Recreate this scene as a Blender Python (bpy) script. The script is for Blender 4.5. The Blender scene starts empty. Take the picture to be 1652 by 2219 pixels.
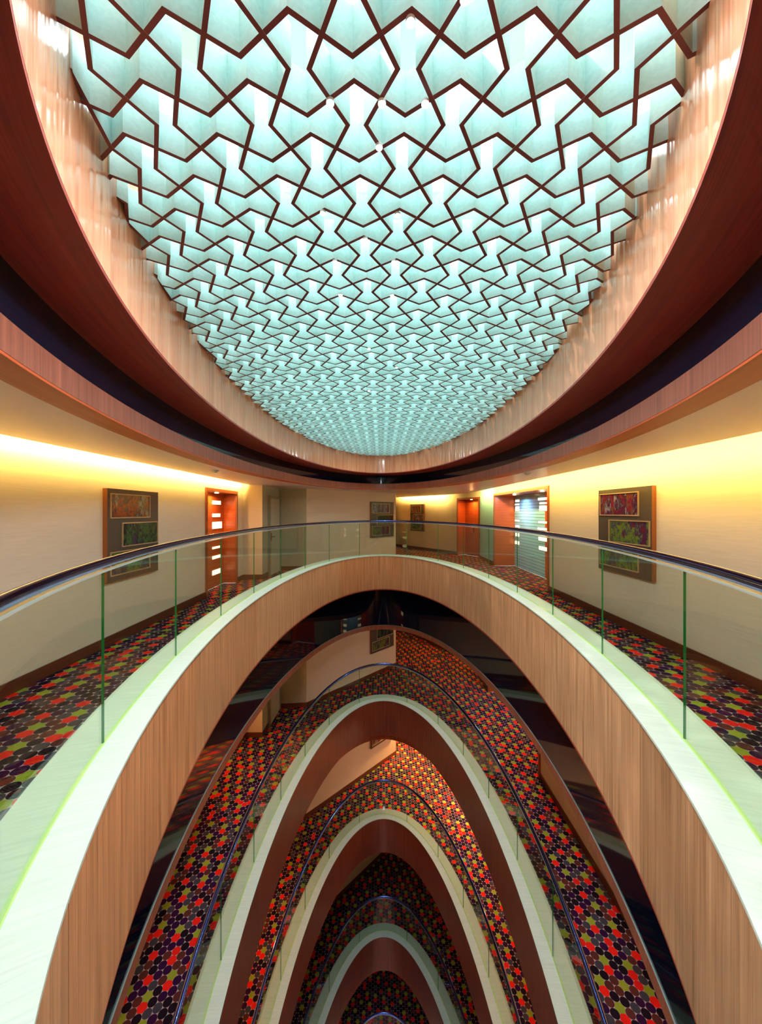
import bpy, bmesh, math, random
from mathutils import Vector, geometry
random.seed(7)
SC = bpy.context.scene
COL = SC.collection

# ------------------------------------------------------------------ camera, sky, sun, exposure
EYE = 1.81
cam_d = bpy.data.cameras.new('camera'); cam = bpy.data.objects.new('camera', cam_d); COL.objects.link(cam)
cam.location = (0, 0, EYE); cam.rotation_euler = (math.pi/2, 0, 0)
cam_d.sensor_fit = 'HORIZONTAL'; cam_d.sensor_width = 36.0
cam_d.lens = 820/1652*36.0
cam_d.shift_y = -1.0/1652
cam_d.clip_start = 0.05
SC.camera = cam
vs = SC.view_settings
vs.view_transform = 'Standard'; vs.look = 'None'; vs.gamma = 1.0; vs.use_curve_mapping = False
vs.exposure = 0.45
cy = SC.cycles
cy.use_denoising = True; cy.use_adaptive_sampling = True; cy.adaptive_threshold = 0.025
cy.max_bounces = 9; cy.diffuse_bounces = 4; cy.glossy_bounces = 4; cy.transmission_bounces = 6
cy.transparent_max_bounces = 24
cy.sample_clamp_indirect = 6.0; cy.caustics_reflective = False; cy.caustics_refractive = False

W = bpy.data.worlds.new('sky'); SC.world = W; W.use_nodes = True
wn = W.node_tree.nodes; wl = W.node_tree.links
bg = wn['Background']
bg.inputs['Color'].default_value = (0.80, 0.94, 1.0, 1); bg.inputs['Strength'].default_value = 6.0

def add_sun():
    d = bpy.data.lights.new('sun', 'SUN'); d.energy = 1.6; d.angle = math.radians(2.0); d.color = (1, .93, .85)
    o = bpy.data.objects.new('sun', d); COL.objects.link(o); o.location = (-3, 8, 9)
    o.rotation_euler = Vector((1.75, -1.0, -3.5)).to_track_quat('-Z', 'Y').to_euler()
add_sun()

def area(name, loc, direction, sx, sy, power, color, along=None, spread=180):
    d = bpy.data.lights.new(name, 'AREA'); d.shape = 'RECTANGLE'; d.size = sx; d.size_y = sy
    d.energy = power; d.color = color; d.spread = math.radians(spread)
    o = bpy.data.objects.new(name, d); COL.objects.link(o); o.location = loc
    z = -Vector(direction).normalized()
    x = Vector(along) if along else Vector((0, 1, 0))
    x = (x - z*x.dot(z)).normalized(); y = z.cross(x)
    from mathutils import Matrix
    o.rotation_euler = Matrix((x, y, z)).transposed().to_euler()
    return o

# ------------------------------------------------------------------ dimensions
Z0 = [0.0, -4.21, -7.64, -11.07, -14.50, -17.93]       # gallery floor heights, top one first
CEIL = [2.52, 2.35, 2.35, 2.35, 2.35]                    # ceiling height over each floor
N = 256
VOID = (0.08, 5.61, 5.38, 1.90)      # cx, cy, a (along y), b (along x)
VOIDO = (0.08, 5.87, 5.95, 2.34)     # the wider opening in the ceilings
LIP = (0.0, 5.72, 5.41, 1.905)
LIPO = (0.0, 5.85, 5.94, 2.35)
def curve(E, off=0.0, n=N):
    cx, cyy, a, b = E; P = []
    for i in range(n):
        t = 2*math.pi*i/n
        x, y = b*math.sin(t), a*math.cos(t)
        nx, ny = x/b**2, y/a**2; l = math.hypot(nx, ny)
        P.append((cx + x + off*nx/l, cyy + y + off*ny/l))
    return P
def arclen(P):
    s = [0.0]
    for i in range(len(P)):
        a, b = P[i], P[(i+1) % len(P)]; s.append(s[-1] + math.dist(a, b))
    return s
def point_at(E, off, s, P=None, S=None):
    P = P or curve(E, off); S = S or arclen(P); s %= S[-1]
    lo = 0
    while S[lo+1] < s: lo += 1
    f = (s-S[lo])/(S[lo+1]-S[lo]); a, b = P[lo], P[(lo+1) % len(P)]
    return (a[0]+(b[0]-a[0])*f, a[1]+(b[1]-a[1])*f)

# ------------------------------------------------------------------ object helpers
def obj(name, bm, mats, parent=None, smooth=False):
    me = bpy.data.meshes.new(name); bm.normal_update(); bm.to_mesh(me); bm.free()
    if not isinstance(mats, (list, tuple)): mats = [mats]
    for m in mats: me.materials.append(m)
    if smooth:
        for p in me.polygons: p.use_smooth = True
        me.set_sharp_from_angle(angle=math.radians(35))
    o = bpy.data.objects.new(name, me); COL.objects.link(o)
    if parent: o.parent = parent
    return o
def tag(o, label, cat, group=None):
    o['label'] = label; o['category'] = cat
    if group: o['group'] = group
    return o
def struct(o): o['kind'] = 'structure'; return o
def thing(name, label, cat, loc=(0, 0, 0), group=None):
    o = bpy.data.objects.new(name, None); COL.objects.link(o); o.location = loc; o.empty_display_size = .1
    PIVOT[o.name] = Vector(loc)
    return tag(o, label, cat, group)
PIVOT = {}
def part(name, bm, mats, parent, smooth=False, label=None):
    # meshes are written in world coordinates; shift them into the parent's frame
    root = parent
    while root.parent: root = root.parent
    if parent.name in PIVOT and parent.type == 'EMPTY':
        bmesh.ops.translate(bm, vec=-PIVOT[parent.name], verts=bm.verts)
    elif root.name in PIVOT and root.type == 'EMPTY':
        bmesh.ops.translate(bm, vec=-PIVOT[root.name], verts=bm.verts)
    o = obj(name, bm, mats, parent, smooth)
    if label: o['label'] = label
    return o

def ring(bm, A, B, z0, z1, closed=True, uvh=None, mat_side=0, mat_cap=0, caps=True, s0=0.0):
    """solid between plan curves A (void side) and B (outer side), z0..z1, uv in metres"""
    uv = bm.loops.layers.uv.verify()
    n = len(A); S = [s0]
    for i in range(n): S.append(S[-1] + math.dist(A[i], A[(i+1) % n]))
    V = [[bm.verts.new((p[0], p[1], z)) for p in C] for C in (A, B) for z in (z0, z1)]
    A0, A1, B0, B1 = V
    W_ = math.dist(A[0], B[0])
    m = n if closed else n-1
    for i in range(m):
        j = (i+1) % n
        u0, u1 = S[i], S[i+1]
        for q, vv in (((A0[i], A0[j], A1[j], A1[i]), (z0, z0, z1, z1)),
                      ((B0[j], B0[i], B1[i], B1[j]), (z0, z0, z1, z1)),
                      ((A1[i], A1[j], B1[j], B1[i]), (0, 0, W_, W_)),
                      ((A0[j], A0[i], B0[i], B0[j]), (0, 0, W_, W_))):
            f = bm.faces.new(q); f.material_index = mat_side
            us = {A0[i]: u0, A1[i]: u0, B0[i]: u0, B1[i]: u0}
            for lp, v in zip(f.loops, vv): lp[uv].uv = (us.get(lp.vert, u1), v)
    if not closed and caps:
        for q in ((A0[0], A1[0], B1[0], B0[0]), (A0[-1], B0[-1], B1[-1], A1[-1])):
            bm.faces.new(q).material_index = mat_cap
    return bm
def tube(bm, P, r, seg=10, closed=False):
    n = len(P); R = []
    for i in range(n):
        a = Vector(P[i-1] if (i > 0 or closed) else P[i]); b = Vector(P[(i+1) % n] if (i < n-1 or closed) else P[i])
        t = (b-a).normalized(); up = Vector((0, 0, 1)) if abs(t.z) < .9 else Vector((1, 0, 0))
        x = t.cross(up).normalized(); y = x.cross(t)
        R.append([bm.verts.new(Vector(P[i]) + x*r*math.cos(2*math.pi*k/seg) + y*r*math.sin(2*math.pi*k/seg)) for k in range(seg)])
    for i in range(n if closed else n-1):
        for k in range(seg):
            bm.faces.new((R[i][k], R[i][(k+1) % seg], R[(i+1) % n][(k+1) % seg], R[(i+1) % n][k]))
    if not closed: bm.faces.new(R[0][::-1]); bm.faces.new(R[-1])
    return bm
def plate(bm, outer, holes, z0, z1):
    """polygon slab with holes"""
    loops = [outer] + holes
    flat = [p for l in loops for p in l]
    tris = geometry.tessellate_polygon([[Vector((p[0], p[1], 0)) for p in l] for l in loops])
    T = [bm.verts.new((p[0], p[1], z1)) for p in flat]; B = [bm.verts.new((p[0], p[1], z0)) for p in flat]
    for t in tris:
        a, b, c = (Vector((*flat[i], 0)) for i in t)
        if (b-a).cross(c-a).z < 0: t = (t[0], t[2], t[1])
        bm.faces.new([T[i] for i in t]); bm.faces.new([B[i] for i in reversed(t)])
    k = 0
    for l in loops:
        for i in range(len(l)):
            j = (i+1) % len(l); bm.faces.new((B[k+i], B[k+j], T[k+j], T[k+i]))
        k += len(l)
    bmesh.ops.recalc_face_normals(bm, faces=bm.faces)
    return bm
class Seg:
    """a stretch of wall in plan; s runs along it, n points into the corridor"""
    def __init__(s, p0, p1, inside):
        s.o = Vector((*p0, 0)); d = Vector((*p1, 0)) - s.o; s.L = d.length; s.d = d.normalized()
        n = Vector((-s.d.y, s.d.x, 0)); c = Vector((*inside, 0))
        if n.dot(c - s.o) < 0: n = -n
        s.n = n
    def P(s, a, n, z): return s.o + s.d*a + s.n*n + Vector((0, 0, z))
    def box(s, bm, a0, a1, n0, n1, z0, z1, mat=0):
        uv = bm.loops.layers.uv.verify()
        v = [bm.verts.new(s.P(a, n, z)) for z in (z0, z1) for n in (n0, n1) for a in (a0, a1)]
        F = []
        for q in ((0, 1, 3, 2), (4, 6, 7, 5), (0, 4, 5, 1), (2, 3, 7, 6), (0, 2, 6, 4), (1, 5, 7, 3)):
            f = bm.faces.new([v[i] for i in q]); f.material_index = mat; F.append(f)
            for lp in f.loops:
                w = lp.vert.co - s.o; lp[uv].uv = (w.dot(s.d) + w.dot(s.n), lp.vert.co.z)
        bmesh.ops.recalc_face_normals(bm, faces=F)
        return bm
def BM(): return bmesh.new()
def rbox(bm, x0, x1, y0, y1, z0, z1):
    return Seg((x0, y0), (x1, y0), (x0, y1+1)).box(bm, 0, x1-x0, 0, y1-y0, z0, z1)

# ------------------------------------------------------------------ materials
class G:
    def __init__(s, name):
        s.m = bpy.data.materials.new(name); s.m.use_nodes = True
        s.nt = s.m.node_tree; s.N = s.nt.nodes; s.L = s.nt.links
        s.b = s.N['Principled BSDF']; s.out = s.N['Material Output']
    def n(s, t, **k):
        x = s.N.new(t)
        for a, v in k.items(): setattr(x, a, v)
        return x
    def ln(s, a, b): s.L.new(a, b)
    def val(s, sock, v):
        if hasattr(v, 'is_output') or isinstance(v, bpy.types.NodeSocket): s.L.new(v, sock)
        else: sock.default_value = v
    def M(s, op, a, b=None, c=None):
        x = s.n('ShaderNodeMath', operation=op); s.val(x.inputs[0], a)
        if b is not None: s.val(x.inputs[1], b)
        if c is not None: s.val(x.inputs[2], c)
        return x.outputs[0]
    def mix(s, f, a, b, mode='MIX'):
        x = s.n('ShaderNodeMix', data_type='RGBA', blend_type=mode); s.val(x.inputs[0], f)
        for i, v in ((6, a), (7, b)):
            if isinstance(v, bpy.types.NodeSocket): s.L.new(v, x.inputs[i])
            else: x.inputs[i].default_value = (*v, 1)
        return x.outputs[2]
    def noise(s, vec, scale, detail=3, rough=.5, dims='3D'):
        x = s.n('ShaderNodeTexNoise'); x.noise_dimensions = dims
        s.ln(vec, x.inputs['Vector']); x.inputs['Scale'].default_value = scale
        x.inputs['Detail'].default_value = detail; x.inputs['Roughness'].default_value = rough
        return x.outputs['Fac']
    def mapped(s, src, sc):
        x = s.n('ShaderNodeMapping'); s.ln(src, x.inputs['Vector']); x.inputs['Scale'].default_value = sc
        return x.outputs[0]
    def ramp(s, f, stops):
        x = s.n('ShaderNodeValToRGB'); s.val(x.inputs[0], f); e = x.color_ramp.elements
        while len(e) < len(stops): e.new(.5)
        for el, (p, c) in zip(e, stops): el.position = p; el.color = (*c, 1)
        return x.outputs[0]
    def base(s, v):
        if isinstance(v, bpy.types.NodeSocket): s.L.new(v, s.b.inputs['Base Color'])
        else: s.b.inputs['Base Color'].default_value = (*v, 1)
    def set(s, **k):
        for a, v in k.items():
            i = s.b.inputs[a.replace('_', ' ')]
            s.val(i, v)
        return s
    def bump(s, h, st=.2, d=.01):
        x = s.n('ShaderNodeBump'); x.inputs['Strength'].default_value = st; x.inputs['Distance'].default_value = d
        s.ln(h, x.inputs['Height']); s.ln(x.outputs[0], s.b.inputs['Normal'])
def srgb(r, g, b):
    f = lambda c: (c/255/12.92) if c/255 <= .04045 else ((c/255+.055)/1.055)**2.4
    return (f(r), f(g), f(b))
def plain(name, rgb, rough=.5, metal=0.0, **k):
    g = G(name); g.base(srgb(*rgb)); g.set(Roughness=rough, Metallic=metal, **k); return g.m
def glow(name, rgb, st):
    g = G(name); g.base((.1, .1, .1)); g.b.inputs['Emission Color'].default_value = (*srgb(*rgb), 1)
    g.b.inputs['Emission Strength'].default_value = st; return g.m

def wood(name, c_dark, c_light, rough=.35, panel=0.0, horizontal=False, wave=0.0, spec=.5, tone=.35):
    g = G(name); tc = g.n('ShaderNodeTexCoord').outputs['UV']
    sc = (2.0, 95.0, 1) if horizontal else (95.0, 1.3, 1)
    sc2 = (.6, 18, 1) if horizontal else (18, .5, 1)
    f1 = g.noise(g.mapped(tc, sc), 1.0, 4, .6); f2 = g.noise(g.mapped(tc, sc2), 1.0, 2)
    f = g.M('ADD', g.M('MULTIPLY', f1, .62), g.M('MULTIPLY', f2, .45))
    col = g.ramp(f, [(.34, srgb(*c_dark)), (.72, srgb(*c_light))])
    if panel:
        sp = g.n('ShaderNodeSeparateXYZ'); g.ln(tc, sp.inputs[0])
        pid = g.M('FLOOR', g.M('DIVIDE', sp.outputs[0], panel))
        wnz = g.n('ShaderNodeTexWhiteNoise', noise_dimensions='1D'); g.ln(pid, wnz.inputs['W'])
        k = g.M('ADD', g.M('MULTIPLY', wnz.outputs['Value'], tone), 1-tone*.55)
        cmb = g.n('ShaderNodeCombineColor'); [g.ln(k, cmb.inputs[i]) for i in range(3)]
        col = g.mix(1.0, col, cmb.outputs[0], 'MULTIPLY')
        w2 = g.n('ShaderNodeTexWhiteNoise', noise_dimensions='1D'); g.ln(g.M('ADD', pid, 37.3), w2.inputs['W'])
        col = g.mix(g.M('MULTIPLY', w2.outputs['Value'], min(1, tone*2)), col, (.86, .66, .54), 'MULTIPLY')
    g.base(col); g.set(Roughness=rough); g.b.inputs['Specular IOR Level'].default_value = spec
    if wave:
        h = g.noise(g.mapped(tc, (7, .9, 1)), 1.0, 2); h2 = g.noise(g.mapped(tc, (1.4, 1.4, 1)), 1.0, 1)
        g.bump(g.M('ADD', h, h2), wave, .05)
    else: g.bump(f1, .08, .002)
    return g.m

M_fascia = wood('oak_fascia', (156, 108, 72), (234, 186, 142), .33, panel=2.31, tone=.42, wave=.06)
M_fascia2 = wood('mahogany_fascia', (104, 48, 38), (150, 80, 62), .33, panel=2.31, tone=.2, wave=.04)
M_lip = wood('copper_oak', (212, 122, 80), (250, 190, 146), .18, panel=2.7, tone=.12, wave=.35, spec=.9)
M_soffit = wood('mahogany_soffit', (122, 32, 26), (182, 66, 50), .4, horizontal=True)
M_rim = wood('rim_oak', (116, 62, 46), (168, 100, 76), .4, panel=2.6, tone=.2)
M_border = wood('border_oak', (176, 66, 14), (208, 92, 26), .45, horizontal=True)
M_base = wood('baseboard_wood', (78, 36, 22), (120, 66, 42), .4, horizontal=True)
M_door = wood('orange_veneer', (150, 62, 22), (205, 98, 42), .28, horizontal=True)
M_frame = wood('frame_veneer', (128, 62, 28), (184, 98, 48), .4)
g = G('cream_laminate'); tc = g.n('ShaderNodeTexCoord').outputs['UV']
f = g.noise(g.mapped(tc, (70, 3, 1)), 1.0, 4, .6)
g.base(g.ramp(f, [(.3, srgb(190, 207, 198)), (.7, srgb(206, 222, 213))])); g.set(Roughness=.42); M_coping = g.m
M_black = plain('black_glass', (9, 17, 36), .04, 0, Specular_IOR_Level=.3)
M_wall = None
g = G('wall_paper'); tc = g.n('ShaderNodeTexCoord').outputs['Object']
f = g.noise(g.mapped(tc, (1, 1, 30)), 3.0, 3)
g.base(g.ramp(f, [(.3, srgb(222, 204, 182)), (.7, srgb(232, 214, 194))])); g.set(Roughness=.75); M_wall = g.m
M_daylit = plain('painted_daylight', (165, 232, 255), .5)  # cool daylight on the wall, put into its colour
M_grey = plain('grey_paint', (176, 172, 150), .7)
M_greyd = plain('grey_door_paint', (188, 186, 170), .5)
M_greyf = plain('grey_frame_paint', (150, 148, 128), .5)
M_ceil = plain('ceiling_plaster', (250, 226, 226), .35)
M_cove = plain('cove_plaster', (240, 232, 214), .85)
M_steel = plain('polished_steel', (88, 108, 196), .10, 1.0)
M_line = plain('steel_cap', (176, 190, 186), .3, .4)
M_slot = plain('painted_edge_glow', (190, 226, 140), .5)  # glow from the glass edge, painted as the strip's colour
M_edge = plain('green_glass_edge', (32, 126, 62), .12)
M_slat = None
g = G('lattice_teal'); tc = g.n('ShaderNodeTexCoord').outputs['Object']
f = g.noise(tc, 60.0, 3)
g.base(g.ramp(f, [(.3, srgb(188, 219, 214)), (.7, srgb(200, 231, 226))])); g.set(Roughness=.55); M_lat = g.m
M_latb = plain('lattice_edge', (120, 62, 66), .5)
M_white = plain('white_steel', (225, 228, 226), .5)
M_board = plain('art_board', (74, 64, 58), .45)
M_bside = plain('art_board_edge', (150, 88, 40), .45)
M_gold = plain('thin_gilt', (200, 168, 130), .35, .3)
M_lamp = glow('slot_lamp', (255, 226, 170), 2.6)
M_led = glow('led_strip', (255, 205, 90), 6.0)
M_dl = glow('downlight_lens', (255, 225, 170), 8.0)
M_spot = glow('added_spotlight_lens', (255, 255, 255), 25.0)
M_dark = plain('dark_metal', (30, 32, 34), .35, .6)
M_hidden = plain('concrete', (120, 116, 110), .9)

def glass_mat():
    g = G('balustrade_glass'); g.N.remove(g.b)
    tr = g.n('ShaderNodeBsdfTransparent'); tr.inputs[0].default_value = (.89, .955, .905, 1)
    gl = g.n('ShaderNodeBsdfGlossy'); gl.inputs['Roughness'].default_value = .0; gl.inputs[0].default_value = (.95, 1, .97, 1)
    lw = g.n('ShaderNodeLayerWeight'); lw.inputs[0].default_value = .5
    fr = g.M('ADD', g.M('MULTIPLY', g.M('POWER', lw.outputs['Facing'], 5.0), .6), .026)
    mx = g.n('ShaderNodeMixShader'); g.ln(fr, mx.inputs[0]); g.ln(tr.outputs[0], mx.inputs[1]); g.ln(gl.outputs[0], mx.inputs[2])
    g.ln(mx.outputs[0], g.out.inputs[0]); return g.m
M_glass = glass_mat()

def carpet_mat():
    g = G('star_carpet'); M = g.M
    tc = g.n('ShaderNodeTexCoord').outputs['Object']; sp = g.n('ShaderNodeSeparateXYZ'); g.ln(tc, sp.inputs[0])
    s = 0.108; r3 = math.sqrt(3)
    # lattice rows run along y; unit: s
    x = M('DIVIDE', sp.outputs[0], s); y = M('DIVIDE', sp.outputs[1], s)
    ax = M('MULTIPLY', M('ROUND', M('DIVIDE', x, r3)), r3); ay = M('ROUND', y)
    bx = M('MULTIPLY', M('ADD', M('ROUND', M('SUBTRACT', M('DIVIDE', x, r3), .5)), .5), r3)
    by = M('ADD', M('ROUND', M('SUBTRACT', y, .5)), .5)
    def d2(cx, cyv):
        dx = M('SUBTRACT', x, cx); dy = M('SUBTRACT', y, cyv)
        return M('ADD', M('MULTIPLY', dx, dx), M('MULTIPLY', dy, dy))
    selb = M('LESS_THAN', d2(bx, by), d2(ax, ay))
    def pick(a, b): return M('ADD', a, M('MULTIPLY', selb, M('SUBTRACT', b, a)))
    cx = pick(ax, bx); cyv = pick(ay, by)
    dx = M('SUBTRACT', x, cx); dy = M('SUBTRACT', y, cyv)
    r = M('SQRT', M('ADD', M('MULTIPLY', dx, dx), M('MULTIPLY', dy, dy)))
    # fold the angle onto the nearest neighbour direction (multiples of 60 deg from +y)
    th = M('ARCTAN2', dx, dy); k = math.pi/3
    tf = M('SUBTRACT', th, M('MULTIPLY', M('ROUND', M('DIVIDE', th, k)), k))
    nx = M('SUBTRACT', 1.0, M('MULTIPLY', r, M('COSINE', tf))); ny = M('MULTIPLY', r, M('SINE', tf))
    dn = M('SQRT', M('ADD', M('MULTIPLY', nx, nx), M('MULTIPLY', ny, ny)))
    j = M('ROUND', M('DIVIDE', cx, r3/2)); i = M('ROUND', M('SUBTRACT', cyv, M('MULTIPLY', j, .5)))
    m = M('FLOORED_MODULO', M('ADD', i, M('MULTIPLY', j, 3.0)), 7.0)
    cmb = g.n('ShaderNodeCombineXYZ'); g.ln(i, cmb.inputs[0]); g.ln(j, cmb.inputs[1])
    wz = g.n('ShaderNodeTexWhiteNoise', noise_dimensions='2D'); g.ln(cmb.outputs[0], wz.inputs[0])
    h = wz.outputs['Value']
    dark = g.ramp(h, [(0, srgb(44, 8, 58)), (.32, srgb(84, 40, 40)), (.52, srgb(58, 60, 74)), (.70, srgb(22, 12, 28)), (.965, srgb(214, 28, 24))])
    dark.node.color_ramp.interpolation = 'CONSTANT'
    is_r = M('MULTIPLY', M('LESS_THAN', M('ABSOLUTE', M('SUBTRACT', m, 0.0)), .5), M('LESS_THAN', h, .86))
    is_g = M('MULTIPLY', M('LESS_THAN', M('ABSOLUTE', M('SUBTRACT', m, 1.0)), .5), M('LESS_THAN', h, .78))
    c = g.mix(is_r, dark, srgb(226, 30, 22)); c = g.mix(is_g, c, srgb(138, 158, 50))
    star = M('MAXIMUM', is_r, is_g)
    circ = M('LESS_THAN', r, .497)
    starin = M('MULTIPLY', M('GREATER_THAN', dn, .50), M('LESS_THAN', r, .575))
    inside = M('MAXIMUM', M('MULTIPLY', star, starin), circ)
    # stars: only where the neighbours' discs do not reach
    inside = M('MAXIMUM', M('MULTIPLY', star, starin), M('MULTIPLY', M('SUBTRACT', 1.0, star), circ))
    col = g.mix(inside, srgb(178, 164, 172), c)
    g.base(col); g.set(Roughness=.95); g.b.inputs['Specular IOR Level'].default_value = .15
    return g.m
M_carpet = carpet_mat()

def slat_mat():  # grooved lacquer; its pale blue is the skylight's reflection, painted in
    g = G('slats_painted_reflection'); tc = g.n('ShaderNodeTexCoord').outputs['UV']
    sp = g.n('ShaderNodeSeparateXYZ'); g.ln(tc, sp.inputs[0])
    fr = g.M('FRACT', g.M('MULTIPLY', sp.outputs[1], 11.0)); ln = g.M('LESS_THAN', fr, .12)
    c = g.mix(ln, srgb(150, 215, 255), srgb(70, 96, 160)); g.base(c); g.set(Roughness=.25); return g.m
M_slat = slat_mat()

def art_mat(name, seed, cols):
    g = G(name); tc = g.n('ShaderNodeTexCoord').outputs['UV']
    mp = g.n('ShaderNodeMapping'); g.ln(tc, mp.inputs['Vector']); mp.inputs['Location'].default_value = (seed*3.7, seed*1.3, seed)
    mp.inputs['Scale'].default_value = (1, 1, 1)
    col1 = g.n('ShaderNodeTexVoronoi', feature='F1', distance='CHEBYCHEV'); g.ln(g.mapped(mp.outputs[0], (9, 2.6, 1)), col1.inputs['Vector']); col1.inputs['Scale'].default_value = 1.0
    blk = g.n('ShaderNodeSeparateColor'); g.ln(col1.outputs['Color'], blk.inputs[0])
    fine = g.noise(g.mapped(mp.outputs[0], (38, 12, 1)), 1.0, 4, .7); soft = g.noise(g.mapped(mp.outputs[0], (6, 7, 1)), 1.0, 3, .6)
    f = g.M('ADD', g.M('ADD', g.M('MULTIPLY', blk.outputs[0], .22), g.M('MULTIPLY', fine, .45)), g.M('MULTIPLY', soft, .38))
    st = [(.30 + .42*k/(len(cols)-1), srgb(*c)) for k, c in enumerate(cols)]
    g.base(g.mix(1.0, g.ramp(f, st), (.50, .40, .52), 'MULTIPLY')); g.set(Roughness=.2); return g.m
ART = [art_mat('print_house', 1, [(20, 12, 22), (90, 20, 30), (34, 40, 30), (200, 96, 40), (24, 22, 26), (180, 190, 150), (110, 100, 40)]),
       art_mat('print_arches', 2, [(24, 18, 44), (60, 50, 90), (20, 50, 40), (90, 150, 80), (40, 24, 60), (120, 110, 150)]),
       art_mat('print_facade', 3, [(26, 30, 36), (80, 110, 50), (120, 190, 50), (40, 50, 70), (90, 80, 110), (180, 180, 90)]),
       art_mat('print_tower', 4, [(50, 20, 60), (120, 120, 60), (150, 20, 70), (30, 34, 90), (190, 190, 205), (60, 24, 40)]),
       art_mat('print_hall', 5, [(30, 20, 70), (150, 30, 50), (70, 40, 110), (150, 200, 40), (40, 60, 110), (190, 170, 200)])]

# ------------------------------------------------------------------ plan of the galleries
# clockwise from near left; each entry is a stretch of wall
PL = [(-3.68, -2.6), (-3.68, 10.10), (-3.17, 10.10), (-3.13, 11.60), (-2.30, 11.68), (0.576, 14.76), (0.76, 19.70),
      (3.10, 16.04), (3.80, 14.50), (3.80, -2.6)]
CX = (0.1, 6.0)
PL_TOP = PL
PL_LOW = PL[:8] + [(3.60, 14.70), (3.60, -2.6)]      # the right-hand wall stands a little closer on the lower galleries
def make_segs(pl):
    out = []
    for i in range(len(pl)):
        out.append(Seg(pl[i], pl[(i+1) % len(pl)], (3, 15) if i == 5 else CX))
    return out
SEGS = make_segs(PL)
WNAME = ['wall_left', 'wall_left_return', 'wall_left_recess', 'wall_far_left', 'wall_far', 'wall_far_corner', 'wall_far_right', 'wall_right_angle', 'wall_right', 'wall_back']
# niches: seg index -> list of (s0, s1, top, depth, kind)
def sy(seg, y): return abs((y - seg.o.y)/seg.d.y) if abs(seg.d.y) > .1 else 0
def make_niches(SEGS):
    return {0: [(sy(SEGS[0], 7.98), sy(SEGS[0], 9.58), 2.25, .30, 'left')],
         7: [(.30, 1.62, 2.30, .35, 'far')],
         8: [(sy(SEGS[8], 12.62), sy(SEGS[8], 8.60), 2.33, .66, 'right')]}
NICHE = make_niches(SEGS)

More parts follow.
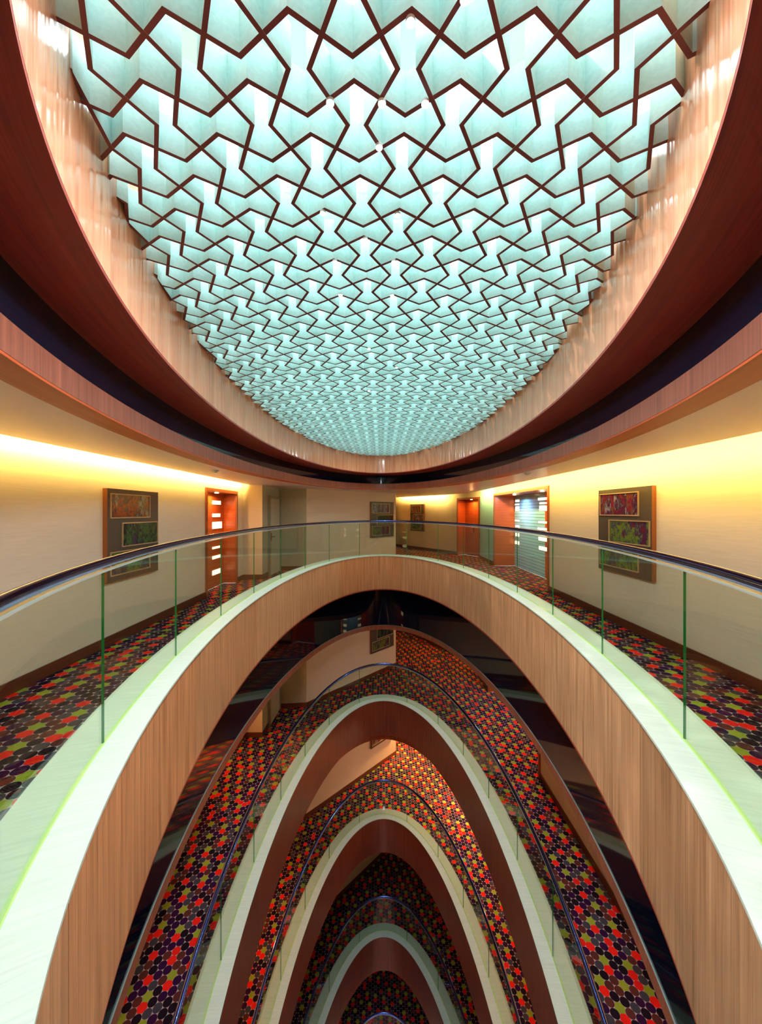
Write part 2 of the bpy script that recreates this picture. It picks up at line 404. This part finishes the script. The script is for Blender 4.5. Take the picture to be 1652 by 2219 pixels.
floor_poly = PL
def fig(l): return ['top gallery', 'second gallery from the top', 'third gallery from the top', 'fourth gallery down', 'lowest gallery in view'][l]
door_n = 0
LEVEL_SEGS = []
for L in range(5):
    PL = PL_TOP if L == 0 else PL_LOW; RX = PL[8][0]
    SEGS = make_segs(PL); NICHE = make_niches(SEGS); LEVEL_SEGS.append(SEGS); floor_poly = PL
    z = Z0[L]; zc = z + CEIL[L]
    ztop = (2.95 if L == 0 else Z0[L-1] - .06)
    # floor and ceiling
    struct(obj('floor', plate(BM(), floor_poly, [curve(VOID, .30, 128)], z-.05, z), M_carpet))
    gl, gr = .18, .42
    cp = [(-3.68+gl, -2.6), (-3.68+gl, 10.10), (-3.17, 10.10), (-3.13, 11.60), (-2.30, 11.68), (0.576, 14.76), (0.76, 19.2),
          (2.78, 15.95), (RX-gr, 14.40), (RX-gr, -2.6)]
    Eo = LIPO if L == 0 else VOIDO
    struct(obj('ceiling', plate(BM(), cp, [curve(Eo, .04, 128)], zc, zc+.05), M_ceil))
    struct(obj('ceiling', plate(BM(), PL, [curve(Eo, .05, 128)], zc+.32, zc+.36), M_cove))
    # walls
    for i, s in enumerate(SEGS):
        if L > 0 and i == 9 : pass
        bm = BM(); mat = M_wall
        if i in (1,): mat = M_wall
        if i in (2, 3): mat = M_grey
        a = 0.0
        for (s0, s1, top, dep, kind) in NICHE.get(i, []):
            s.box(bm, a, s0-.051, -.12, 0, z, ztop); s.box(bm, s0-.051, s1+.051, -.12, 0, z+top+.051, ztop); a = s1+.051
        s.box(bm, a, s.L, -.12, 0, z, ztop)
        struct(obj(WNAME[i], bm, mat))
        # baseboard
        if i != 9:
            bm = BM(); a = 0.0
            for (s0, s1, top, dep, kind) in NICHE.get(i, []):
                s.box(bm, a, s0-.07, 0, .018, z, z+.13); a = s1+.07
            s.box(bm, a, s.L, 0, .018, z, z+.13)
            struct(obj(WNAME[i].replace('wall', 'baseboard'), bm, M_base))
        # niches with doors
        for (s0, s1, top, dep, kind) in NICHE.get(i, []):
            door_n += 1
            d = struct(bpy.data.objects.new('door_%d' % door_n, None)); COL.objects.link(d)
            def dp(name, bm, m, **k): return part(name, bm, m, d, **k)
            bm = BM()
            s.box(bm, s0-.07, s0, -.02, .03, z, z+top+.07); s.box(bm, s1, s1+.07, -.02, .03, z, z+top+.07)
            s.box(bm, s0, s1, -.02, .03, z+top, z+top+.07); dp('door_frame', bm, M_frame)
            bm = BM()
            s.box(bm, s0-.05, s0, -dep-.04, -.02, z, z+top); s.box(bm, s1, s1+.05, -dep-.04, -.02, z, z+top)
            s.box(bm, s0-.05, s1+.05, -dep-.04, -.02, z+top, z+top+.05); dp('door_lining', bm, M_door)
            W_ = s1-s0
            struct(obj('floor', s.box(BM(), s0, s1, -dep, 0, z-.05, z-.001), M_carpet))
            if kind == 'right':
                # s grows towards the camera: slatted leaf with painted reflection, then veneered leaf
                b = s0 + W_*.58
                p1 = dp('door_leaf', s.box(BM(), s0, b-.004, -dep-.05, -dep, z, z+top), M_slat, label='slatted door leaf with a pale blue reflection painted on')
                p2 = dp('door_leaf', s.box(BM(), b, s1, -dep-.05, -dep, z, z+top), M_door)
                lamps = [(s0+.02, s0+.42), (b-.45, b+.22)]
                rows = [(.47, .06), (.36, .04), (.17, .14), (-.17, .05), (-.36, .06), (-.66, .10), (-.92, .10)]
                for (l0, l1) in lamps:
                    for (h, t) in rows:
                        w_ = random.uniform(.8, 1)
                        dp('slot_lamp', s.box(BM(), l0+(l1-l0)*(1-w_), l1, -dep, -dep+.012, z+1.66+h-.0, z+1.66+h+t), M_lamp)
                bm = BM()
                for zz in (1.0, 1.12): tube(bm, [s.P(s0+.03, -dep+.02, z+zz), s.P(s0+.03, -dep+.07, z+zz)], .012)
                dp('door_handle', bm, M_dark)
            elif kind == 'left':
                p1 = dp('door_leaf', s.box(BM(), s0, s1-.004, -dep-.05, -dep, z, z+top), M_door)
                rows = [(1.98, .09), (1.68, .08), (1.40, .16), (.92, .05), (.68, .07), (.30, .11)]
                for (h, t) in rows:
                    c = s0 + W_*.59
                    dp('slot_lamp', s.box(BM(), c, c+W_*random.uniform(.24, .36), -dep, -dep+.012, z+h, z+h+t), M_lamp)
            else:
                b = s0 + W_*.5
                dp('door_leaf', s.box(BM(), s0, b-.003, -dep-.05, -dep, z, z+top), M_door)
                dp('door_leaf', s.box(BM(), b+.003, s1, -dep-.05, -dep, z, z+top), M_door)
                bm = BM(); tube(bm, [s.P(b-.06, -dep+.04, z+.95), s.P(b-.06, -dep+.04, z+1.25)], .012)
                for zz in (.98, 1.22): tube(bm, [s.P(b-.06, -dep, z+zz), s.P(b-.06, -dep+.04, z+zz)], .009)
                dp('door_handle', bm, M_dark)
            # lamp in the head of the recess
            c = s.P((s0+s1)/2, -dep*.5, z+top-.012)
            nd = 2 if kind == 'right' else 1
            for q in range(nd):
                sc_ = s0 + W_*(q+.5)/nd
                c = s.P(sc_, -dep*.45, z+top)
                bm = BM(); tube(bm, [c+Vector((0, 0, .0)), c-Vector((0, 0, .015))], .045, 16)
                lampname = {'left': 'left-hand door', 'far': 'far orange double door', 'right': 'wide right-hand door'}[kind]
                dl = tag(obj('downlight', bm, M_dl), '%sdownlight over the %s, %s' % (('' if nd == 1 else ('farther ' if q == 0 else 'nearer ')), lampname, fig(L)), 'ceiling light', 'downlights over the door recesses')
                if L < 3:
                    e = {0: 15, 1: 16, 2: 22}[L]
                    area('door_recess_light', c-Vector((0, 0, .03)), (s.n.x*.25, s.n.y*.25, -1), .10, .10, e, (1, .50, .16) if kind != 'right' else ((.72, .92, 1) if q == 0 else (1, .55, .22)))
    # thin panel with cool daylight painted on, beside the right-hand recess
    s = SEGS[8]
    struct(obj('wall_right_painted_light', s.box(BM(), .02, NICHE[8][0][0]-.07, 0, .012, z+.13, zc+.30), M_daylit))
    # service door in the grey recess
    s = SEGS[2]; door_n += 1
    d = struct(bpy.data.objects.new('door_%d' % door_n, None)); COL.objects.link(d)
    part('door_leaf', s.box(BM(), .52, 1.40, .012, .05, z+.01, z+2.18), M_greyd, d)
    fb = BM(); s.box(fb, .45, .52, 0, .07, z, z+2.25); s.box(fb, 1.40, 1.47, 0, .07, z, z+2.25); s.box(fb, .52, 1.40, 0, .07, z+2.18, z+2.25)
    part('door_frame', fb, M_greyf, d)
    hb = BM(); s.box(hb, .57, .62, .05, .06, z+.98, z+1.20); tube(hb, [s.P(.595, .06, z+1.10), s.P(.595, .12, z+1.10), s.P(.74, .12, z+1.10)], .011)
    part('door_handle', hb, M_dark, d)

# ------------------------------------------------------------------ cove lighting
def cove(seg, a0, a1, gap, z, power, color, tilt=.55):
    c = seg.P((a0+a1)/2, gap+.03, z+.10)
    area('cove_light', c, -seg.n*1 + Vector((0, 0, -tilt)), a1-a0, .05, power, color, along=seg.d)
WARM = (1, .71, .18)
 
for L in range(4):
    SEGS = LEVEL_SEGS[L]
    z = Z0[L]+CEIL[L]
    e = [1.0, .55, .80, .04][L]
    col = WARM if L == 0 else (1, .47, .13)
    cove(SEGS[0], .3, 12.6, .18, z, 240*e, col, 1.1)
    cove(SEGS[8], .3, 16.8, .42, z, 260*e, col, 1.1)
    cove(SEGS[6], .5, 4.0, .30, z, 80*e, col)
    for s, a0, a1, g_ in ((SEGS[0], .05, 12.6, .18), (SEGS[8], .05, 17.0, .42), (SEGS[6], .5, 3.7, .30)):
        nm = 'right' if s is SEGS[8] else ('left' if s is SEGS[0] else 'far right')
        tag(obj('led_strip', s.box(BM(), a0, a1, g_+.10, g_+.13, z+.051, z+.07), M_led), 'warm cove light strip along the %s wall, %s' % (nm, fig(L)), 'light strip', 'cove light strips')

zc2 = Z0[2] + CEIL[2]
for (x, y, nm) in ((1.15, 14.9, 'near the far wall corner'), (2.9, 12.4, 'by the far right bend')):
    tag(obj('downlight', tube(BM(), [(x, y, zc2), (x, y, zc2-.012)], .05, 16), M_dl), 'small round ceiling downlight %s, third gallery from the top' % nm, 'ceiling light', 'corridor downlights')
    area('corridor_downlight', (x, y, zc2-.02), (-.1, -.1, -1), .1, .1, 60, (1, .52, .16), spread=120)

# ------------------------------------------------------------------ parapets, glass balustrades, ceiling rings
PER = arclen(curve(VOID))[-1]
def sub_curve(E, off, s0, s1, step=.11):
    # points by parameter of the base curve so that every offset shares the same ends
    P0 = curve(E, 0, 1024); S = arclen(P0); out = []
    k = max(2, int((s1-s0)/step)+1)
    cx, cyy, a, b = E
    for q in range(k):
        s = (s0 + (s1-s0)*q/(k-1)) % S[-1]
        lo = min(int(s/S[-1]*1024), 1023)
        while lo > 0 and S[lo] > s: lo -= 1
        while S[lo+1] < s: lo += 1
        t = 2*math.pi*(lo + (s-S[lo])/(S[lo+1]-S[lo]))/1024
        x, y = b*math.sin(t), a*math.cos(t); nx, ny = x/b**2, y/a**2; l = math.hypot(nx, ny)
        out.append((cx+x+off*nx/l, cyy+y+off*ny/l))
    return out
NP = 11; PW = PER/NP
NG = 19; GW = PER/NG
LV = ['top gallery', 'second gallery', 'third gallery', 'fourth gallery', 'fifth gallery']
for L in range(5):
    z = Z0[L]
    par = thing('timber_parapet', 'oak veneered curved parapet with pale coping around the void, %s' % fig(L), 'parapet', (VOID[0], VOID[1], z), 'curved parapets of the galleries')
    part('coping', ring(BM(), curve(VOID, 0), curve(VOID, .375), z+.515, z+.53), M_coping, par, smooth=True, label='pale cream coping with a fine grain')
    part('kerb_riser', ring(BM(), curve(VOID, .32), curve(VOID, .35), z, z+.514), M_base, par)
    for k in range(NP):
        s0 = k*PW + .55; s1 = s0 + PW - .004
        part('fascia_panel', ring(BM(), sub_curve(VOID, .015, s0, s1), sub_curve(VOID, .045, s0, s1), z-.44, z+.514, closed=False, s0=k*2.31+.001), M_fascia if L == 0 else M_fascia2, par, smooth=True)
    part('soffit', ring(BM(), curve(VOID, .02), curve(VOIDO, -.005), z-.47, z-.441), M_soffit, par)
    zn = Z0[L+1] + 2.35
    part('dark_glass_band', ring(BM(), curve(VOIDO, 0), curve(VOIDO, .025), zn+.126, z-.441), M_black, par, smooth=True, label='glossy black glass band under the parapet')
    rm = part('rim', ring(BM(), curve(VOIDO, -.006), curve(VOIDO, .035), zn-.01, zn+.125), M_rim, par, smooth=True)
    part('rim_bead', ring(BM(), curve(VOIDO, -.010), curve(VOIDO, .01), zn+.1255, zn+.131), M_line, rm, smooth=True, label='thin bright metal bead')
    bal = thing('glass_balustrade', 'frameless curved glass balustrade with a steel handrail, %s' % fig(L), 'balustrade', (VOID[0], VOID[1], z+.53), 'glass balustrades of the galleries')
    for k in range(NG):
        s0 = k*GW + .62; s1 = s0 + GW - .006
        bm = ring(BM(), sub_curve(VOID, .163, s0, s1, .10), sub_curve(VOID, .174, s0, s1, .10), z+.5375, z+1.475, closed=False, mat_cap=1)
        part('glass_panel', bm, [M_glass, M_edge], bal, smooth=True)
    P = [(x, y, z+1.525) for x, y in curve(VOID, .169)]
    part('handrail', tube(BM(), P, .027, 14, True), M_steel, bal, smooth=True, label='polished steel handrail')
    part('glass_cap', ring(BM(), curve(VOID, .155), curve(VOID, .183), z+1.477, z+1.487), M_line, bal, smooth=True)
    part('base_channel', ring(BM(), curve(VOID, .160), curve(VOID, .177), z+.5305, z+.537), M_slot, bal, label='strip at the foot of the glass with yellow green glow painted on')
struct(obj('floor', plate(BM(), PL, [], Z0[5]-.05, Z0[5]), M_carpet))

# top ring around the roof light
top = thing('roof_light_surround', 'deep curved ring of copper toned oak, dark red soffit and black glass around the roof light', 'ceiling surround', (LIP[0], LIP[1], 2.95))
part('lip', ring(BM(), curve(LIP, 0), curve(LIP, .03), 2.95, 3.95), M_lip, top, smooth=True, label='glossy copper toned oak lip')
part('soffit', ring(BM(), curve(LIP, .0005), curve(LIPO, 0), 2.93, 2.949), M_soffit, top, label='dark red wood soffit')
part('dark_glass_band', ring(BM(), curve(LIPO, 0), curve(LIPO, .025), 2.675, 2.93), M_black, top, smooth=True, label='glossy black glass band')
part('rim', ring(BM(), curve(LIPO, -.006), curve(LIPO, .035), 2.515, 2.674), M_rim, top, smooth=True, label='thin oak strip')
part('ceiling_border', ring(BM(), curve(LIPO, -.004), curve(LIPO, .20), 2.50, 2.514), M_border, top, label='flat orange wood border')
struct(obj('ceiling', plate(BM(), [(-4.2, -3), (-4.2, 20.5), (4.7, 20.5), (4.7, -3)], [curve(LIPO, -.02, 128)], 2.951, 3.05), M_hidden))
struct(obj('ceiling', ring(BM(), curve(LIP, .03), curve(LIPO, .0), 2.951, 3.05), M_hidden))

# ------------------------------------------------------------------ star lattice under the roof light
lat = thing('lattice_ceiling', 'teal lattice of tall zigzag blades with dark red lower edges under the roof light', 'lattice ceiling', (LIP[0], LIP[1], 3.44))
gx, gy, amp = .2015, .2025, .0625
X0, Y0 = -.001, .077
def inside(p, m=.005): return ((p[0]-LIP[0])/(LIP[3]+m))**2 + ((p[1]-LIP[1])/(LIP[2]+m))**2 < 1
def clip(path):
    out = []
    for k in range(len(path)-1):
        a, b = path[k], path[k+1]; ia, ib = inside(a), inside(b)
        if not ia and not ib: continue
        def cut(p_in, p_out):
            lo, hi = 0., 1.
            for _ in range(24):
                md = (lo+hi)/2; q = (p_in[0]+(p_out[0]-p_in[0])*md, p_in[1]+(p_out[1]-p_in[1])*md)
                if inside(q): lo = md
                else: hi = md
            return (p_in[0]+(p_out[0]-p_in[0])*lo, p_in[1]+(p_out[1]-p_in[1])*lo)
        a2 = a if ia else cut(b, a); b2 = b if ib else cut(a, b)
        if not out: out.append(a2)
        if math.dist(out[-1], b2) > 1e-4: out.append(b2)
    return out
def blade(path, z0, z1, t=.0175):
    bm = BM(); n = len(path); L_, R_ = [], []
    for k in range(n):
        p = Vector(path[k]); a = Vector(path[max(k-1, 0)]); b = Vector(path[min(k+1, n-1)])
        d0 = (p-a).normalized() if k > 0 else (b-p).normalized(); d1 = (b-p).normalized() if k < n-1 else d0
        n0 = Vector((-d0.y, d0.x)); n1 = Vector((-d1.y, d1.x)); m = (n0+n1).normalized()
        w = t/2/max(.4, m.dot(n0)); L_.append(p+m*w); R_.append(p-m*w)
    V = [[bm.verts.new((q.x, q.y, zz)) for q in Q] for Q in (L_, R_) for zz in (z0, z1)]
    a0, a1, b0, b1 = V
    for k in range(n-1):
        for q, mi in (((a0[k], a1[k], a1[k+1], a0[k+1]), 0), ((b0[k], b0[k+1], b1[k+1], b1[k]), 0),
                      ((a1[k], b1[k], b1[k+1], a1[k+1]), 0), ((a0[k], a0[k+1], b0[k+1], b0[k]), 1)):
            f = bm.faces.new(q); f.material_index = mi
    bm.faces.new((a0[0], b0[0], b1[0], a1[0])); bm.faces.new((a0[-1], a1[-1], b1[-1], b0[-1]))
    bmesh.ops.recalc_face_normals(bm, faces=bm.faces)
    return bm
NX, NY = 11, 56
cellx0 = -1   # the cell x in [-g,0], y in [Y0+6gy, Y0+7gy] bends inward on its y edges
def even(i, k): return (i + k - (cellx0 + 6)) % 2 == 0
for k in range(0, NY):
    path = []
    for i in range(-NX, NX):
        path.append((X0+i*gx, Y0+k*gy)); path.append((X0+(i+.5)*gx, Y0+k*gy + (amp if even(i, k) else -amp)))
    c = clip(path)
    if len(c) > 2: part('lattice_blade', blade(c, 3.440, 3.606), [M_lat, M_latb], lat)
for i in range(-NX, NX+1):
    path = []
    for k in range(0, NY):
        path.append((X0+i*gx, Y0+k*gy)); path.append((X0+i*gx + (-amp if even(i, k) else amp), Y0+(k+.5)*gy))
    c = clip(path)
    if len(c) > 2: part('lattice_blade', blade(c, 3.439, 3.607), [M_lat, M_latb], lat)

# roof light structure above the lattice
rl = thing('roof_light', 'white steel roof light frame seen through the lattice openings', 'roof light', (LIP[0], LIP[1], 4.3))
part('shaft', ring(BM(), curve(LIP, .0), curve(LIP, .05), 3.951, 4.75), M_white, rl)
for k in range(10):
    y = .9 + k*1.07
    hw = LIP[3]*math.sqrt(max(0, 1-((y-LIP[1])/LIP[2])**2)) - .01
    bm = rbox(BM(), -hw, hw, y-.05, y+.05, 4.28, 4.48); rbox(bm, -hw, hw, y-.14, y+.14, 4.26, 4.28)
    part('cross_beam', bm, M_white, rl)
for x in (-1.2, -.4, .4, 1.2):
    hl = LIP[2]*math.sqrt(1-(x/LIP[3])**2) - .02
    part('purlin', rbox(BM(), x-.03, x+.03, LIP[1]-hl, LIP[1]+hl, 4.49, 4.57), M_white, rl)

# small spotlights added at glints in the lattice, to light the void
k = 0
SPOTS = ((1008, 12, 'small added spotlight at the near end of the teal lattice, topmost and right of centre'),
         (890, 62, 'small added spotlight in the teal lattice, second from the top of the picture'),
         (716, 234, 'small added spotlight in the teal lattice, left one of the near row of three'),
         (828, 236, 'small added spotlight in the teal lattice, middle one of the near row of three'),
         (922, 236, 'small added spotlight in the teal lattice, right one of the near row of three'),
         (822, 329, 'small added spotlight in the teal lattice, alone just beyond the row of three'),
         (700, 470, 'small added spotlight in the teal lattice, left one of the pair past the single one'),
         (862, 474, 'small added spotlight in the teal lattice, right one of the pair past the single one'),
         (792, 527, 'small added spotlight in the teal lattice, alone between two pairs of spotlights'),
         (726, 574, 'small added spotlight in the teal lattice, left one of the last but one pair'),
         (854, 574, 'small added spotlight in the teal lattice, right one of the last but one pair'),
         (738, 645, 'small added spotlight in the teal lattice, left one of the farthest pair'),
         (850, 646, 'small added spotlight in the teal lattice, right one of the farthest pair'),
         (800, 760, 'small distant added spotlight in the teal lattice, first of the last three singles'),
         (860, 800, 'small distant added spotlight in the teal lattice, rightmost of the last three singles'),
         (800, 850, 'small distant added spotlight in the teal lattice, farthest one of all'))
for (px, py, label) in SPOTS:
    y = 820*1.60/(1108.5-py); x = (px-826)*y/820
    k += 1
    t = thing('spotlight', label, 'spotlight', (x, y, 3.41), 'spotlights added to the lattice')
    part('housing', tube(BM(), [(x, y, 3.440), (x, y, 3.428)], .016, 16), M_white, t)
    part('lens', tube(BM(), [(x, y, 3.428), (x, y, 3.424)], .012, 16), M_spot, t)
    area('added_fill_beam', (x, y, 3.40), (0, 0, -1), .05, .05, 6.5, (.95, .98, 1))
for y in (6.0, 7.4, 8.8, 10.0):  # extra fill beams added along the middle of the lattice, without fixtures
    area('added_fill_beam', (0, y, 3.40), (0, 0, -1), .05, .05, 6.5, (.95, .98, 1))

# ------------------------------------------------------------------ wall art
def art(seg, a0, a1, zb, zt, pics, label, grp, mirror=False):
    c = seg.P((a0+a1)/2, 0, zb)
    t = thing('wall_art', label, 'artwork', c, grp)
    bm = seg.box(BM(), a0, a1, 0.0, .062, zb, zt)
    for f in bm.faces:
        f.material_index = 0 if abs(f.normal.dot(seg.n)) > .9 else 1
    bm.normal_update()
    for f in bm.faces: f.material_index = 0 if abs(f.normal.dot(seg.n)) > .9 else 1
    part('backboard', bm, [M_board, M_bside], t)
    w, h = a1-a0, zt-zb
    for (x0, x1, y0, y1), m in zip(((.04, .80, .68, .95), (.24, .98, .36, .63), (.04, .80, .06, .32)), pics):
        if mirror: x0, x1 = 1-x1, 1-x0
        b = [a0+w*x0, a0+w*x1, zb+h*y0, zb+h*y1]; e = .014
        pc = part('picture', seg.box(BM(), b[0]+e, b[1]-e, .062, .066, b[2]+e, b[3]-e), ART[m], t)
        fb = BM()
        seg.box(fb, b[0], b[1], .062, .078, b[2], b[2]+e); seg.box(fb, b[0], b[1], .062, .078, b[3]-e, b[3])
        seg.box(fb, b[0], b[0]+e, .062, .078, b[2]+e, b[3]-e); seg.box(fb, b[1]-e, b[1], .062, .078, b[2]+e, b[3]-e)
        part('picture_frame', fb, M_gold, pc)
for L in range(4):
    SEGS = LEVEL_SEGS[L]; z = Z0[L]; G_ = 'three-picture wall boards'
    s = SEGS[0]; art(s, sy(s, 5.00), sy(s, 6.14), z+.86, z+2.12, (0, 1, 2), 'brown three-picture board on the left wall, %s' % fig(L), G_)
    s = SEGS[8]; art(s, sy(s, 6.50), sy(s, 5.22), z+.84, z+2.17, (3, 4, 2), 'brown three-picture board on the right wall, %s' % fig(L), G_)
    s = SEGS[4]; art(s, s.L*.66, s.L*.955, z+.86, z+2.17, (3, 1, 4), 'brown three-picture board on the angled far wall, %s' % fig(L), G_)
    s = SEGS[6]; l = s.L; art(s, 1.35, 2.4, z+.88, z+2.16, (0, 3, 2), 'brown three-picture board in the far right corridor, %s' % fig(L), G_)
for L in range(2):
    z = Z0[L]+CEIL[L]
    for (x, y, w) in ((2.70, 6.97, 'right'), (-2.85, 6.5, 'left')):
        t = thing('smoke_detector', 'round white smoke detector on the %s side ceiling, %s' % (w, fig(L)), 'smoke detector', (x, y, z), 'smoke detectors')
        part('base_plate', tube(BM(), [(x, y, z), (x, y, z-.02)], .06, 20), M_white, t)
        part('sensor_head', tube(BM(), [(x, y, z-.02), (x, y, z-.045)], .035, 16), M_white, t)
